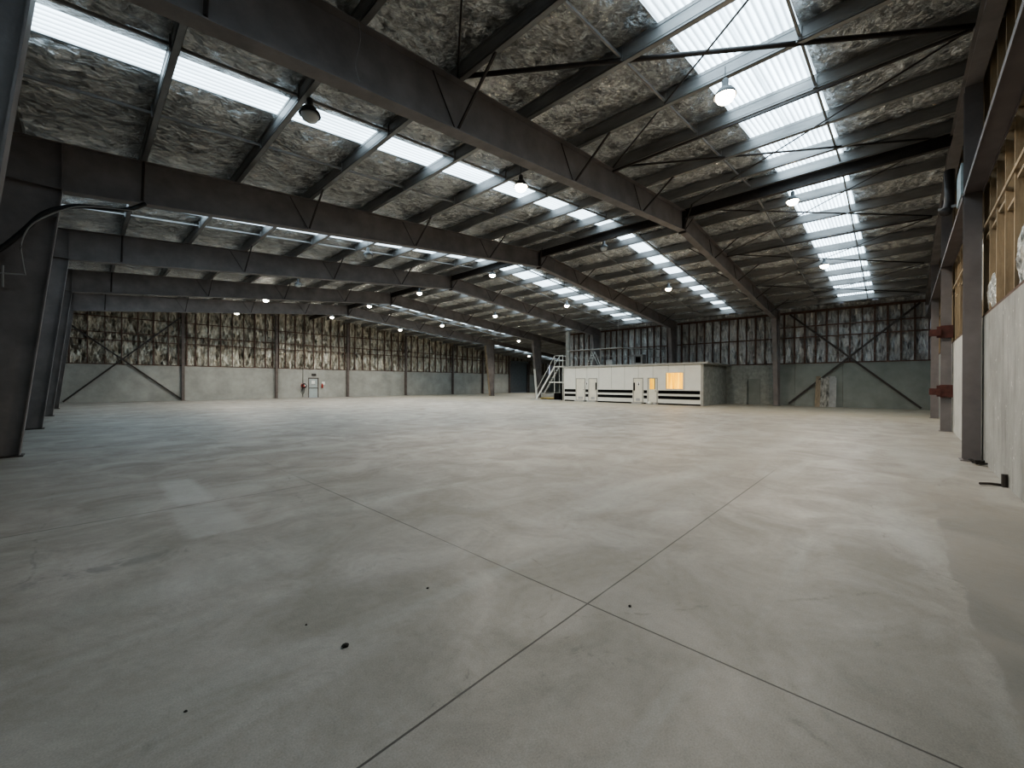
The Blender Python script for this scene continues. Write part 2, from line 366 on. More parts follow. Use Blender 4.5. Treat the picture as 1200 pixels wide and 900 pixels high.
def roof_patch(mb, u0, u1, v0, v1):
    us, vs = grid_roof(u0, u1, v0, v1); i0 = len(mb.v)
    for u in us:
        for (v, a, b_, s0, s1) in vs:
            if v <= s0: w = (v - a) / (s0 - a)
            elif v >= s1: w = (b_ - v) / (b_ - s1)
            else: w = 1
            vv = v + tilt(u) * w
            edge = min(abs(v - s0), abs(v - s1)); e = min(1, edge / .3)
            p = Vector((u * .9, vv * .9, 0))
            c = noise.noise(p * 1.3) * .05 + noise.noise(p * 3.1 + Vector((7, 3, 1))) * .035
            c += -abs(noise.noise(Vector((u * .8, vv * 2.6, 5)))) * .05
            c += noise.noise(Vector((u * 3.3, vv * 5.5, 9))) * .022 - abs(noise.noise(Vector((u * 1.7 + 3, vv * 1.2, 15)))) * .06
            z = rp(u) + .365 - sag(u) * (.12 + .88 * min(1, edge / .5)) * (.75 + .5 * noise.noise(Vector((u * .3, vv * .35, 2)))) + c * (.15 + .85 * e)
            z = max(z, rp(u) + .02)
            mb.v.append((u, vv, z))
    n = len(vs)
    for i in range(len(us) - 1):
        for j in range(n - 1):
            vm = (vs[j][0] + vs[j + 1][0]) / 2; s0, s1 = vs[j][3], vs[j][4]
            k = STRIPS.index((s0, s1))
            if s0 < vm < s1 and us[i] < strip_end(k) and us[i] > -1.3: continue
            mb.f.append((i0 + i * n + j, i0 + i * n + j + 1, i0 + (i + 1) * n + j + 1, i0 + (i + 1) * n + j))
b = MB(); roof_patch(b, UD - .1, UB + .2, VC - .5, VA + .2); roof_patch(b, UB + .2, UX + .2, V(4) - 3.3, VA + .2)
struct(b.build('ceiling', 'foil_roof', smooth=True), 'crinkled silver foil insulation blanket lining the roof')
# opaque roof sheeting above the foil so that no daylight leaks around the strips
b = MB()
for (ua, ub) in ((UD - .4, UR), (UR, UX + .5)):
    v0 = VC - .8
    b.v += [(ua, v0, rp(ua) + .55), (ub, v0, rp(ub) + .55), (ub, VA + .5, rp(ub) + .55), (ua, VA + .5, rp(ua) + .55)]
    i = len(b.v) - 4; b.f.append((i, i + 1, i + 2, i + 3))
struct(b.build('ceiling_sheeting', 'galv'))

BAYNAME = ['over the bay beside the pale stud wall', 'over the second bay from the stud wall', 'over the third bay from the stud wall', 'over the fourth bay from the stud wall', 'over the fifth bay from the stud wall', 'over the last bay before the back wall']
for k, (s0, s1) in enumerate(STRIPS):
    mb = MB(); thick = []
    n = int(round((s1 - s0) / .112)) * 6; ue = strip_end(k); ulist = [-1.3]
    while ulist[-1] < ue: ulist.append(min(ue, ulist[-1] + (1.98 if ulist[-1] + 1.98 < UR or ulist[-1] >= UR else UR - ulist[-1] if ulist[-1] < UR - .01 else 1.98)))
    for u in ulist:
        for j in range(n + 1):
            v = s0 - .04 + (s1 - s0 + .08) * j / n
            ph = 2 * PI * j / 6
            mb.v.append((u, v + tilt(u), rp(u) + .385 + .022 * math.cos(ph))); thick.append(min(1., .5 - .5 * math.cos(ph) + (.6 if j in (n // 2, n // 2 + 1) and s1 - s0 > 1 else 0)))  # thick holds the painted shade of the low folds, plus the mid seam
    for i in range(len(ulist) - 1):
        for j in range(n): mb.f.append((i * (n + 1) + j, i * (n + 1) + j + 1, (i + 1) * (n + 1) + j + 1, (i + 1) * (n + 1) + j))
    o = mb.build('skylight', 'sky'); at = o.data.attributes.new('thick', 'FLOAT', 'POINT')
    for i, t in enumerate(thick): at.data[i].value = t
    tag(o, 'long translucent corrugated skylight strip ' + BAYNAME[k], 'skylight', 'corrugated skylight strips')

# ------------------------------------------------------------------ purlins
def purlin(u, v0, v1, label):
    mb = MB(); z = rp(u); H = .32; F = .105; t = .006; s = -1
    f = 1
    mb.box((u, v0, z), (u + t * 1.5, v1, z + H))
    mb.box((u, v0, z), (u + F * f, v1, z + t * 1.5)); mb.box((u, v0, z + H - t), (u + F * f, v1, z + H))
    mb.box((u + F - t, v0, z), (u + F, v1, z + .03))
    mb.box((u - .008, v0, z + .05), (u, v1, z + .065)); mb.box((u - .008, v0, z + H - .07), (u, v1, z + H - .055))
    return tag(mb.build('roof_purlin', 'galv', loc=(u, (v0 + v1) / 2, z)), label, 'purlin', 'roof purlins')
for i, u in enumerate(PL): purlin(u, VC - .4, VA, f'long galvanised roof purlin, {ORD[i]} up from the tapered columns\' eave')
purlin(16.3, VC - .4, VA, 'long galvanised roof purlin just on the column side of the ridge beam')
purlin(16.86, VC - .4, VA, 'long galvanised roof purlin just on the office side of the ridge beam')
for i, u in enumerate(PR): purlin(u, VC - .4, VA, f'long galvanised roof purlin, {ORD[i]} down from the ridge on the office slope')
for i, u in enumerate(PX): purlin(u, VX + .1, VA, f'galvanised purlin over the annex, {ORD[i]} beyond the free-standing columns')
# ridge beam
mb = MB(); zr = rp(UR)
mb.box((UR - .01, VC, zr - .30), (UR + .01, VA, zr + .05)); mb.box((UR - .075, VC, zr - .32), (UR + .075, VA, zr - .30)); mb.box((UR - .075, VC, zr + .05), (UR + .075, VA, zr + .07))
tag(mb.build('ridge_beam', 'steel_dark', loc=(UR, 20, zr)), 'dark steel ridge beam running the length of the hall', 'beam')
# bridging rows
for k in range(6):
    for r in (1, 2):
        v = V(k) + BAY * r / 3
        mb = MB()
        for a, b_ in ((-.9, UR - .2), (UR + .2, 33.9)):
            mb.bar((a, v, rp(a) + .10), (b_, v, rp(b_) + .10), .04, .05)
        for p in PL + PR: mb.box((p - .03, v - .035, rp(p) + .02), (p + .0, v + .035, rp(p) + .26))
        tag(mb.build('purlin_bridging', 'galv', loc=(UR, v, zr)), f'thin galvanised bridging row crossing the purlins, {ORD[k * 2 + r - 1]} from the stud wall', 'bridging', 'bridging rows between purlins')

# ------------------------------------------------------------------ portal frames
ZLB, ZRB, ZKB = 5.89, 7.72, 6.2
UKL, UKR = -.28, 33.55
def frame(k):
    v = V(k); root = empty('portal_frame', (UR, v, 0)); W = .14
    tag(root, f'purple-brown steel portal frame with tapered legs, {ORD[k-1]} from the pale stud wall', 'portal frame', 'steel portal frames')
    th = .012
    def flange(a, b_, mb, t=.02):        # plate of width 2W along the edge a-b (u,z)
        mb.bar((a[0], v, a[1]), (b_[0], v, b_[1]), 2 * W, t, up=(-(b_[1] - a[1]), 0, b_[0] - a[0]))
    def web(pts, mb): mb.prism([(u, v - th / 2, z) for u, z in pts], (0, th, 0))
    # left column: vertical outside, inner edge leaning in
    zt = rp(-1.45)
    mb = MB(); web([(-1.45, .02), (-.9, .02), (UKL, ZLB), (UKL + .02, rp(UKL)), (-1.45, zt)], mb)
    flange((-.9, .02), (UKL, ZLB), mb); flange((-1.45, .02), (-1.45, zt), mb)
    mb.build('column', 'steel', root)
    mb = MB(); mb.box((-1.5, v - .2, 0), (-.84, v + .2, .025)); mb.build('base_plate', 'steel_dark', root)
    mb = MB(); mb.bar((-1.44, v, ZLB + .02), (UKL, v, ZLB + .02), 2 * W, .018); mb.bar((UKL, v, ZLB), (UKL, v, rp(UKL)), 2 * W - .03, .018, up=(1, 0, 0)); mb.build('stiffener_plate', 'steel', root)
    # rafters
    def bl(u): return ZLB + (ZRB - ZLB) * (u - UKL) / (UR - UKL) if u < UR else ZRB + (ZKB - ZRB) * (u - UR) / (UKR - UR)
    mb = MB(); web([(UKL, ZLB), (UR, ZRB), (UR, rp(UR) - .01), (UKL, rp(UKL) - .01)], mb)
    flange((UKL, ZLB), (UR, ZRB), mb, .024); flange((-1.45, rp(-1.45) - .012), (UR, rp(UR) - .012), mb, .02)
    mb.build('rafter', 'steel', root)
    mb = MB(); web([(UR, ZRB), (UKR, ZKB), (UKR, rp(UKR) - .01), (UR, rp(UR) - .01)], mb)
    flange((UR, ZRB), (UKR, ZKB), mb, .024); flange((UR, rp(UR) - .012), (34.95, rp(34.95) - .012), mb, .02)
    mb.build('rafter', 'steel', root)
    mb = MB(); mb.box((UR - .03, v - W, ZRB - .1), (UR + .03, v + W, rp(UR))); mb.build('ridge_plate', 'steel_dark', root)
    # right column
    m2 = MB(); web([(34.35, .02), (34.95, .02), (34.95, rp(34.95)), (UKR, rp(UKR)), (UKR, ZKB)], m2)
    flange((34.35, .02), (UKR, ZKB), m2); flange((34.95, .02), (34.95, rp(34.95)), m2)
    col = m2.build('column', 'steel', root)
    mb = MB(); mb.box((34.3, v - .2, 0), (35.0, v + .2, .025)); mb.build('base_plate', 'steel_dark', root)
    mb = MB(); mb.bar((UKR, v, ZKB + .02), (34.95, v, ZKB + .02), 2 * W, .018); mb.build('stiffener_plate', 'steel', root)
    # fly braces from the bottom flange up to every second purlin, on both sides
    for u in (1.05, 5.01, 8.97, 12.93, 20.3, 24.18, 28.06, 31.9):
        for s in (-1, 1):
            m3 = MB(); ub = u
            m3.bar((ub, v + s * .10, bl(ub) + .05), (ub + .03, v + s * (1.15 if u > 2 else .12), rp(ub) + .06), .04, .04)
            m3.build('fly_brace', 'steel_dark', root)
        if u > 2:
            m3 = MB(); m3.bar((ub - .02, v - .03, bl(ub) + .05), (ub - .55, v - .03, rp(ub - .55) - .03), .012, .018, up=(0, 1, 0)); m3.build('fly_brace', 'steel_dark', root)
    for du in (-.35, .35):
        m3 = MB(); m3.bar((UR + du * .2, v - .09, ZRB + .05), (UR + du, v - .5, rp(UR + du) + .05), .035, .035); m3.build('fly_brace', 'steel_dark', root)
    return root, bl
for k in range(1, 6):
    fr, bl = frame(k)
    if k in (4, 5):   # the frames carry on over the annex as lighter rafters
        mb = MB(); v = V(k)
        mb.prism([(34.95, v - .006, rp(34.95) - .45), (UX, v - .006, rp(UX) - .45), (UX, v - .006, rp(UX) - .01), (34.95, v - .006, rp(34.95) - .01)], (0, .012, 0))
        mb.bar((34.95, v, rp(34.95) - .45), (UX, v, rp(UX) - .45), .22, .02); mb.bar((34.95, v, rp(34.95) - .012), (UX, v, rp(UX) - .012), .22, .02)
        tag(mb.build('annex_rafter', 'steel', loc=(46, v, 6)), f'dark steel rafter over the annex, meeting the {"fourth" if k == 4 else "fifth"} portal frame', 'rafter')
# added tan strip paints warm light on the fifth leg; white paint on the fourth
o = MB().bar((34.33, V(4), .03), (33.93, V(4), 3.1), .30, .012, up=(1, 0, .13)).build('column_paint', 'white_paint')
tag(o, 'white painted lower half on the fourth frame\'s free-standing leg', 'paint')
o = MB().bar((34.31, V(5), .03), (33.53, V(5), 6.1), .30, .012, up=(1, 0, .13)).build('warm_light_strip', 'tan')
tag(o, 'tan timber facing on the fifth frame\'s free-standing leg', 'board')

# ------------------------------------------------------------------ back wall
def crinkle(mb, P, nu, nz, amp, seed, nrm, ls=(1, 1)):
    """foil sheet on corners P(s,t) with crumpled facets"""
    i0 = len(mb.v)
    for i in range(nu + 1):
        for j in range(nz + 1):
            p = P(i / nu, j / nz)
            q = Vector((i * .55 * ls[0] + seed, j * .28 * ls[1], seed))
            d = noise.noise(q) * amp + noise.noise(q * 2.3) * amp * .6 + random.uniform(-1, 1) * amp * .25
            mb.v.append(tuple(p + nrm * d))
    for i in range(nu):
        for j in range(nz): mb.f.append((i0 + i * (nz + 1) + j, i0 + (i + 1) * (nz + 1) + j, i0 + (i + 1) * (nz + 1) + j + 1, i0 + i * (nz + 1) + j + 1))
wa = struct(empty('wall_back', (20, VA, 0)), 'back wall of precast concrete panels under foil-lined framing')
DOOR_A = (16.45, 17.5)
RD = (47.3, 51.3)     # roller door opening
mb = MB()
seams = [UD - .1, 6.08, 13.37, DOOR_A[0]]
for a, b_ in ((UD - .1, 6.08), (6.08, 13.37), (13.37, 15.9), (15.9, DOOR_A[0]), (DOOR_A[1], 20.62), (20.62, 28.07), (28.07, 35.54), (35.54, 41.2), (41.2, RD[0]), (RD[1], UX)):
    mb.box((a + .006, VA, 0), (b_ - .006, VA + .16, 2.98))
mb.box((DOOR_A[0], VA, 2.05), (DOOR_A[1], VA + .16, 2.98))
mb.build('concrete_panel', 'concA', wa)
mb = MB()
for a, b_ in ((UD, RD[0]), (RD[1], UX)): mb.box((a, VA - .03, 2.98), (b_, VA + .16, 3.04))
mb.build('sill_plate', 'stud_brown', wa)
mb = MB()
def PA(s, t):
    u = UD + (UX - UD) * s; return Vector((u, VA + .17, 2.9 + (rp(u) + .35 - 2.9) * t))
crinkle(mb, PA, 320, 26, .06, 3.3, Vector((0, 1, 0)), (.5, .35))
mb.build('foil_lining', 'foil_A', wa)
us = []
for a, b_ in ((UD, 6.08), (6.08, 13.37), (13.37, 20.62), (20.62, 28.07), (28.07, 35.54), (35.54, 41.2), (41.2, RD[0]), (RD[1], UX)):
    n = max(2, round((b_ - a) / .92)); us += [a + (b_ - a) * i / n for i in range(1, n)] + [b_ - .28, a + .28]
for u in sorted(us):
    w = random.choice((.05, .07, .09)); MB().box((u - w / 2, VA + .02, 3.04), (u + w / 2, VA + .15, rp(u) + .2)).build('stud', 'stud_brown', wa)
for u in (48.2, 49.1, 50.1): MB().box((u - .04, VA + .02, 4.9), (u + .04, VA + .15, rp(u) + .2)).build('stud', 'stud_brown', wa)
for z, ue in ((4.9, RD[0]), (5.5, 28.), (6.72, 28.)):
    MB().box((UD, VA - .02, z - .035), (ue, VA + .05, z + .035)).build('girt', 'stud_brown', wa)
MB().bar((28, VA + .015, 5.5), (RD[0], VA + .015, 5.2), .06, .06).build('girt', 'stud_brown', wa)
# posts
for i, u in enumerate((6.08, 13.37, 20.62, 28.07, 35.54, 41.2, 46.95, 51.65)):
    mb = MB(); zt = min(rp(u), rp(u)) - .0
    mb.box((u - .1, VA - .27, 0), (u + .1, VA - .255, zt)); mb.box((u - .1, VA - .03, 0), (u + .1, VA - .015, zt)); mb.box((u - .006, VA - .26, 0), (u + .006, VA - .02, zt))
    mb.box((u - .16, VA - .33, 0), (u + .16, VA - .01, .02))
    tag(mb.build('wall_post', 'post', loc=(u, VA - .14, 0)), f'slim brown steel post on the back wall, {ORD[i]} from the tapered columns', 'post', 'steel posts along the back wall')
# cross brace in the first bay
for i, (z0, z1, l) in enumerate(((.1, 7.2, 'rising towards the first post'), (6.2, .15, 'falling towards the first post'))):
    vv = VA - .06 - .05 * i
    o = MB().bar((-.9, vv, z0), (5.95, vv, z1), .03, .11).build('wall_brace', 'steel_dark')
    tag(o, 'flat diagonal brace on the back wall, ' + l, 'brace')
# back wall door
d = struct(empty('door_1', (17, VA, 0)), 'pale grey personnel door in the back wall')
MB().box((DOOR_A[0] + .07, VA + .02, .02), (DOOR_A[1] - .07, VA + .07, 2.0)).build('door_leaf', 'doorgrey', d)
mb = MB(); mb.box((DOOR_A[0], VA - .03, 0), (DOOR_A[0] + .07, VA + .1, 2.07)); mb.box((DOOR_A[1] - .1, VA - .03, 0), (DOOR_A[1], VA + .1, 2.07)); mb.box((DOOR_A[0], VA - .03, 2.0), (DOOR_A[1], VA + .1, 2.09)); mb.build('door_frame', 'post', d)
MB().box((DOOR_A[0] + .1, VA + .0, .96), (DOOR_A[1] - .1, VA + .03, 1.03)).build('push_bar', 'steel_dark', d)
mb = MB(); mb.box((16.78, VA + .005, 1.45), (17.12, VA + .02, 1.78)); mb.build('notice', 'sign', d)
MB().box((16.7, VA + .005, 1.30), (17.2, VA + .02, 1.4)).build('notice', 'greyb', d)
mb = MB(); mb.box((16.78, VA - .06, 2.28), (17.22, VA, 2.52)); o = mb.build('exit_sign', 'steel_dark', loc=(17, VA, 2.4)); tag(o, 'small dark sign box above the back wall door', 'sign')
# hose reel left of the door, extinguisher sign right of it
r = tag(empty('fire_hose_reel', (15.95, VA - .1, 1.2)), 'red and black fire hose reel beside the back wall door', 'hose reel')
mb = MB(); mb.tube([(15.95, VA - .25, 1.25), (15.95, VA - .05, 1.25)], .26, 20); mb.build('reel_disc', 'redp', r)
mb = MB(); mb.tube([(15.95 + .2 * math.cos(a), VA - .27 + .0 * a, 1.25 + .2 * math.sin(a)) for a in [i * PI / 8 for i in range(17)]], .06, 8); mb.build('hose', 'cable', r, smooth=True)
mb = MB(); mb.tube([(15.8, VA - .2, 1.1), (15.68, VA - .18, .6), (15.78, VA - .18, .35), (15.95, VA - .18, .5), (15.98, VA - .2, .9)], .03, 8); mb.build('hose_tail', 'cable', r, smooth=True)
MB().box((15.98, VA - .29, 1.2), (16.2, VA - .275, 1.42)).build('label_plate', 'sign', r)
r = tag(empty('fire_extinguisher', (17.95, VA - .1, 1)), 'small dark extinguisher under a white notice, beside the back wall door', 'extinguisher')
MB().lathe([(0, 0), (.07, .01), (.08, .06), (.08, .36), (.05, .43), (.02, .46), (.02, .52), (0, .52)], 12, (17.85, VA - .1, 1.0)).build('cylinder', 'redp', r, smooth=True)
MB().box((17.84, VA - .03, 1.35), (18.14, VA - .01, 1.68)).build('notice', 'sign', r)
# conduit on the wall
tag(MB().tube([(15.9, VA - .03, 0.1), (15.9, VA - .03, 7.3)], .025, 8).build('conduit', 'steel_dark'), 'thin dark conduit running up the back wall beside the hose reel', 'conduit')
# roller door
d = struct(empty('door_2', (49.3, VA, 0)), 'tall dark grey roller door in the annex end of the back wall')
mb = MB(); z = 0.02
while z < 4.85: mb.prism([(RD[0], VA + .05, z), (RD[0], VA + .02, z + .03), (RD[0], VA + .02, z + .07), (RD[0], VA + .05, z + .1)], (RD[1] - RD[0], 0, 0)); z += .1
mb.build('roller_curtain', 'doordark', d)
for a in (RD[0] - .12, RD[1]): MB().box((a, VA - .08, 0), (a + .12, VA + .1, 4.9)).build('guide_rail', 'steel_dark', d)
MB().box((RD[0] - .1, VA - .25, 4.82), (RD[1] + .1, VA + .05, 5.15)).build('roller_box', 'doordark', d)

# ------------------------------------------------------------------ side wall (far right) with blockwork behind the office
wb = struct(empty('wall_side', (UB, 12, 0)), 'side wall of dark precast panels under foil-lined framing')
mb = MB()
for a, b_ in ((VC - .6, 2.6), (2.6, 5.3), (5.3, V(1))): mb.box((UB, a + .005, 0), (UB + .16, b_ - .005, 3.02))
mb.build('concrete_panel', 'concB', wb)
mb = MB()
z = 0
while z < 3.0:
    o_ = .2 if int(round(z / .2)) % 2 else 0
    y = V(1)
    while y < VX:
        y2 = min(y + (.2 if (y == V(1) and o_) else .4), VX); 
        if not (7.45 < (y + y2) / 2 < 8.4 and z < 1.95): mb.box((UB, y + .004, z + .004), (UB + .16, y2 - .004, min(z + .2, 3.02) - .004))
        y = y2
    z += .2
mb.box((UB + .03, V(1), 0), (UB + .15, VX, 3.0))
mb.build('blockwork', 'block', wb)
MB().box((UB - .03, VC - .4, 3.02), (UB + .16, VX, 3.09)).build('sill_plate', 'stud_brown', wb)
mb = MB()
def PB(s, t):
    v = VC - .4 + (VX - VC + .4) * s; return Vector((UB + .17, v, 2.95 + (rp(UB) + .3 - 2.95) * t))
crinkle(mb, PB, 190, 24, .055, 9.1, Vector((1, 0, 0)), (.7, .35)); mb.build('foil_lining', 'foil_B', wb)
v = VC - .2; i = 0
while v < VX:
    if abs(v - V(1)) > .2:
        w = random.choice((.06, .08, .1)); MB().box((UB + .02, v - w / 2, 3.09), (UB + .15, v + w / 2, rp(UB))).build('stud', 'stud_brown', wb)
    v += .62
for z, e in ((4.9, VX), (5.67, V(1))): MB().box((UB - .03, VC - .4, z - .04), (UB + .03, e, z + .04)).build('girt', 'stud_brown', wb)
MB().box((UB - .05, VC - .4, 6.62), (UB + .05, VX, 6.78)).build('top_plate', 'stud_brown', wb)
MB().bar((UB - .02, VC, 3.6), (UB - .02, V(1), 3.58), .03, .02).build('wire', 'palewire', wb)
d = struct(empty('door_3', (UB, 7.9, 0)), 'grey door set in the blockwork of the side wall')
MB().box((UB + .0, 7.47, .01), (UB + .03, 8.38, 1.95)).build('door_leaf', 'concB', d)
for i, (p, q_, l) in enumerate((((5.65, .15), (-1.1, 6.6), 'rising towards the stud wall corner'), ((5.6, 6.6), (-1.15, .1), 'falling towards the stud wall corner'))):
    uu = UB - .12 + .06 * i
    tag(MB().bar((uu, p[0], p[1]), (uu, q_[0], q_[1]), .03, .12, up=(0, 0, 1)).build('wall_brace', 'steel_dark'), 'flat diagonal brace on the side wall, ' + l, 'brace')
# boards leaning on the side wall
def lean(v0, v1, h, m, lab, du, name='leaning_board', sk=0.):
    o = MB().prism([(UB - .42 - du, v0, .0), (UB - .42 - du, v1, .0), (UB - .06 - du * .5, v1 + sk, h), (UB - .06 - du * .5, v0 + sk, h)], (.03, 0, .005)).build(name, m, loc=(UB - .3, (v0 + v1) / 2, 0))
    return tag(o, lab, 'board', 'boards leaning on the side wall')
lean(2.92, 3.08, 2.0, 'greyb', 'narrow grey board leaning at the stud wall end of the board stack', .05)
lean(3.0, 3.4, 2.1, 'greyb', 'grey sheet leaning behind the peeling white board', .0)
lean(3.3, 3.78, 2.08, 'peel', 'peeling white board with a blackened foot, leaning on the side wall', .12)
lean(3.8, 4.08, 2.12, 'tan', 'tan board leaning on the side wall left of the white peeling one', .06, sk=-.03)

# return wall closing the hall from the annex, and annex end wall
w = struct(empty('wall_return', (46, VX, 0)), 'dark wall dividing the annex from the store behind the side wall')
MB().box((UB, VX - .16, 0), (UX, VX, 3.0)).build('concrete_panel', 'concB', w)
mb = MB(); mb.prism([(UB, VX - .1, 3.0), (UX, VX - .1, 3.0), (UX, VX - .1, rp(UX) + .3), (UB, VX - .1, rp(UB) + .3)], (0, -.05, 0)); mb.build('foil_lining', 'foil_B', w)
n = 0
u = UB + .3
while u < UX: MB().box((u, VX - .1, 3.0), (u + .08, VX - .0, rp(u) + .2)).build('stud', 'stud_brown', w); u += 1.2
w = struct(empty('wall_annex', (UX, 35, 0)), 'far end wall of the annex')
MB().box((UX, VX, 0), (UX + .16, VA, 3.0)).build('concrete_panel', 'concB', w)
MB().box((UX + .05, VX, 3.0), (UX + .1, VA, rp(UX) + .4)).build('foil_lining', 'foil_B', w)
v = VX + .4
while v < VA: MB().box((UX - .02, v, 3.0), (UX + .05, v + .08, rp(UX))).build('stud', 'stud_brown', w); v += 1.2
# left wall behind the tapered legs
w = struct(empty('wall_left', (UD, 20, 0)), 'dark wall behind the tapered column legs')
MB().box((UD - .16, VC - .2, 0), (UD, VA, 3.0)).build('concrete_panel', 'concB', w)
mb = MB()
crinkle(mb, lambda s, t: Vector((UD - .1, VC + (VA - VC) * s, 3.0 + (rp(UD) + .3 - 3.0) * t)), 150, 12, .05, 4.4, Vector((1, 0, 0))); mb.build('foil_lining', 'foil_B', w)
v = VC + .5
while v < VA: MB().box((UD - .08, v, 3.0), (UD - .0, v + .08, rp(UD))).build('stud', 'stud_brown', w); v += .93

before_wall_c = set(o.name for o in bpy.data.objects)
# ------------------------------------------------------------------ stud wall (right)
wc = struct(empty('wall_right', (15, VC, 0)), 'pale streaked concrete wall under open timber framing')
PC = [-.9, 6.0, 12.78, 20.15, 27.4]
mb = MB()
for a, b_ in ((UD - .2, 6.0), (6.0, 12.78), (20.15, 27.4), (27.4, UB + .1)): mb.box((a + .006, VC - .2, 0), (b_ - .006, VC, 2.98))
mb.build('concrete_panel', 'concC', wc)
MB().box((12.786, VC - .2, 0), (20.144, VC, 2.98)).build('white_concrete_panel', 'concW', wc)
mb = MB()
crinkle(mb, lambda s, t: Vector((UD + (UB - UD) * s, VC - .2, 2.9 + (rp(UD + (UB - UD) * s) + .3 - 2.9) * t)), 200, 18, .05, 6.2, Vector((0, 1, 0))); mb.build('foil_lining', 'foil_C', wc)
MB().box((UD, VC - .15, 2.98), (UB, VC - .005, 3.03)).build('sill_plate', 'stud_brown', wc)
u = 9.55 - .83 * 13
while u < UB:
    j = random.uniform(-.03, .03)
    MB().box((u + j, VC - .15, 3.03), (u + j + .05, VC - .01, rp(u) + .1)).build('stud', 'timber', wc)
    if u > 5 and u < 30:
        for z in (4.55 + random.uniform(-.15, .15), 6.0 + random.uniform(-.2, .2)):
            MB().box((u + .05, VC - .14, z), (u + .83, VC - .03, z + .05)).build('nogging', 'timber', wc)
    u += .83
MB().box((UD, VC - .012, 4.77), (UB, VC + .008, 4.83)).build('batten', 'timber', wc)
MB().box((UD, VC - .16, 5.72), (UB, VC - .0, 5.80)).build('top_rail', 'timber', wc)
# slumped foil in front of the framing
mb = MB()
def slump(u0, u1, z1, seed):
    def P(s, t):
        uu = u0 + (u1 - u0) * s; hz = (z1 - 3.03) * (.55 + .45 * math.sin(PI * s) + .1 * math.sin(9 * s))
        return Vector((uu, VC - .05 + .06 * math.sin(PI * t) * math.sin(PI * s), 3.03 + hz * t))
    crinkle(mb, P, 16, 14, .02, seed, Vector((0, 1, 0)), (1, 1))
slump(7.3, 8.7, 4.4, 1.); slump(8.85, 9.5, 3.95, 2.); slump(11.6, 12.5, 3.75, 5.); slump(6.2, 7.2, 4.6, 8.)
mb.build('slumped_foil', 'foil_C', wc)
for i, u in enumerate(PC[1:]):
    mb = MB(); z = rp(u) - .38; v0, v1 = -1.25, -1.0
    mb.box((u - .13, v0, 0), (u - .115, v1, z)); mb.box((u + .115, v0, 0), (u + .13, v1, z)); mb.box((u - .12, -1.13, 0), (u + .12, -1.118, z))
    mb.box((u - .2, v0, 0), (u + .2, v1 + .04, .02))
    tag(mb.build('wall_column', 'steel_right', loc=(u, -1.12, 0)), f'tall steel H-section post on the stud wall, {ORD[i]} from the open end', 'post', 'steel posts along the stud wall')
PB2 = [UD] + PC[1:] + [UB]
for i in range(5):
    a, b_ = PB2[i] + .13, PB2[i + 1] - .13; mb = MB()
    mb.box((a, -1.26, 5.56), (b_, -1.0, 5.575)); mb.box((a, -1.0, 5.52), (b_, -.988, 5.62)); mb.box((a, -1.262, 5.52), (b_, -1.25, 5.62))
    tag(mb.build('wall_beam', 'beam_right', loc=((a + b_) / 2, -1.12, 5.5)), f'flat steel beam along the stud wall, {ORD[i]} span from the open end', 'beam', 'steel beams along the stud wall')
for (ua, ub, l) in ((UD, UR, 'column side of the ridge'), (UR, UB, 'office side of the ridge')):
    mb = MB(); dz = -.36
    mb.prism([(ua, -1.13, rp(ua) + dz), (ub, -1.13, rp(ub) + dz), (ub, -1.13, rp(ub) - .01), (ua, -1.13, rp(ua) - .01)], (0, .012, 0))
    mb.bar((ua, -1.12, rp(ua) + dz), (ub, -1.12, rp(ub) + dz), .24, .02); mb.bar((ua, -1.12, rp(ua) - .01), (ub, -1.12, rp(ub) - .01), .24, .02)
    tag(mb.build('gable_rafter', 'steel', loc=((ua + ub) / 2, -1.12, 7.5)), 'shallow steel rafter over the stud wall, ' + l, 'rafter')
# rust red brackets on the second post in view
for i, (z, l) in enumerate(((1.15, 'lower'), (3.15, 'upper'))):
    mb = MB(); u = 20.15
    mb.box((u - .2, -1.28, z), (u - .13, -.98, z + .42)); mb.box((u - .26, -1.0, z + .08), (u - .1, -.72, z + .3)); mb.box((u - .2, -.98, z + .02), (u - .1, -.9, z + .40))
    tag(mb.build('steel_bracket', 'rust', loc=(u, -1, z)), f'{l} rust-red steel bracket on a stud wall post', 'bracket')
# things on and beside the nearest post
mb = MB(); mb.box((14.4, -1.262, 1.75), (16.6, -1.252, 2.95)); tag(mb.build('wall_sheet', 'bluesign', loc=(15.5, -1.26, 2.3)), 'pale blue sheet fixed on the white stretch of the stud wall', 'sheet')
mb = MB(); mb.box((13.2, VC - .02, 3.4), (13.7, VC + .02, 4.7)); struct(mb.build('window_1', 'daylight', loc=(13.4, VC, 4)), 'narrow daylight slit in the stud wall behind the post')
r = tag(empty('junction_unit', (13.6, -1.05, 5.8)), 'grey pipe elbow and pale box mounted high beside the stud wall post', 'pipe unit')
MB().box((13.4, -1.14, 5.8), (14.4, -1.0, 6.5)).build('pale_box', 'bluesign', r)
MB().tube([(14.8, -.9, 6.9), (14.8, -.9, 6.1), (14.75, -.85, 5.85), (14.3, -.8, 5.75)], .10, 10).build('pipe_elbow', 'steel_dark', r, smooth=True)
MB().bar((14.9, -.72, 6.0), (14.6, -1.1, 5.95), .05, .06).build('arm', 'palewire', r)
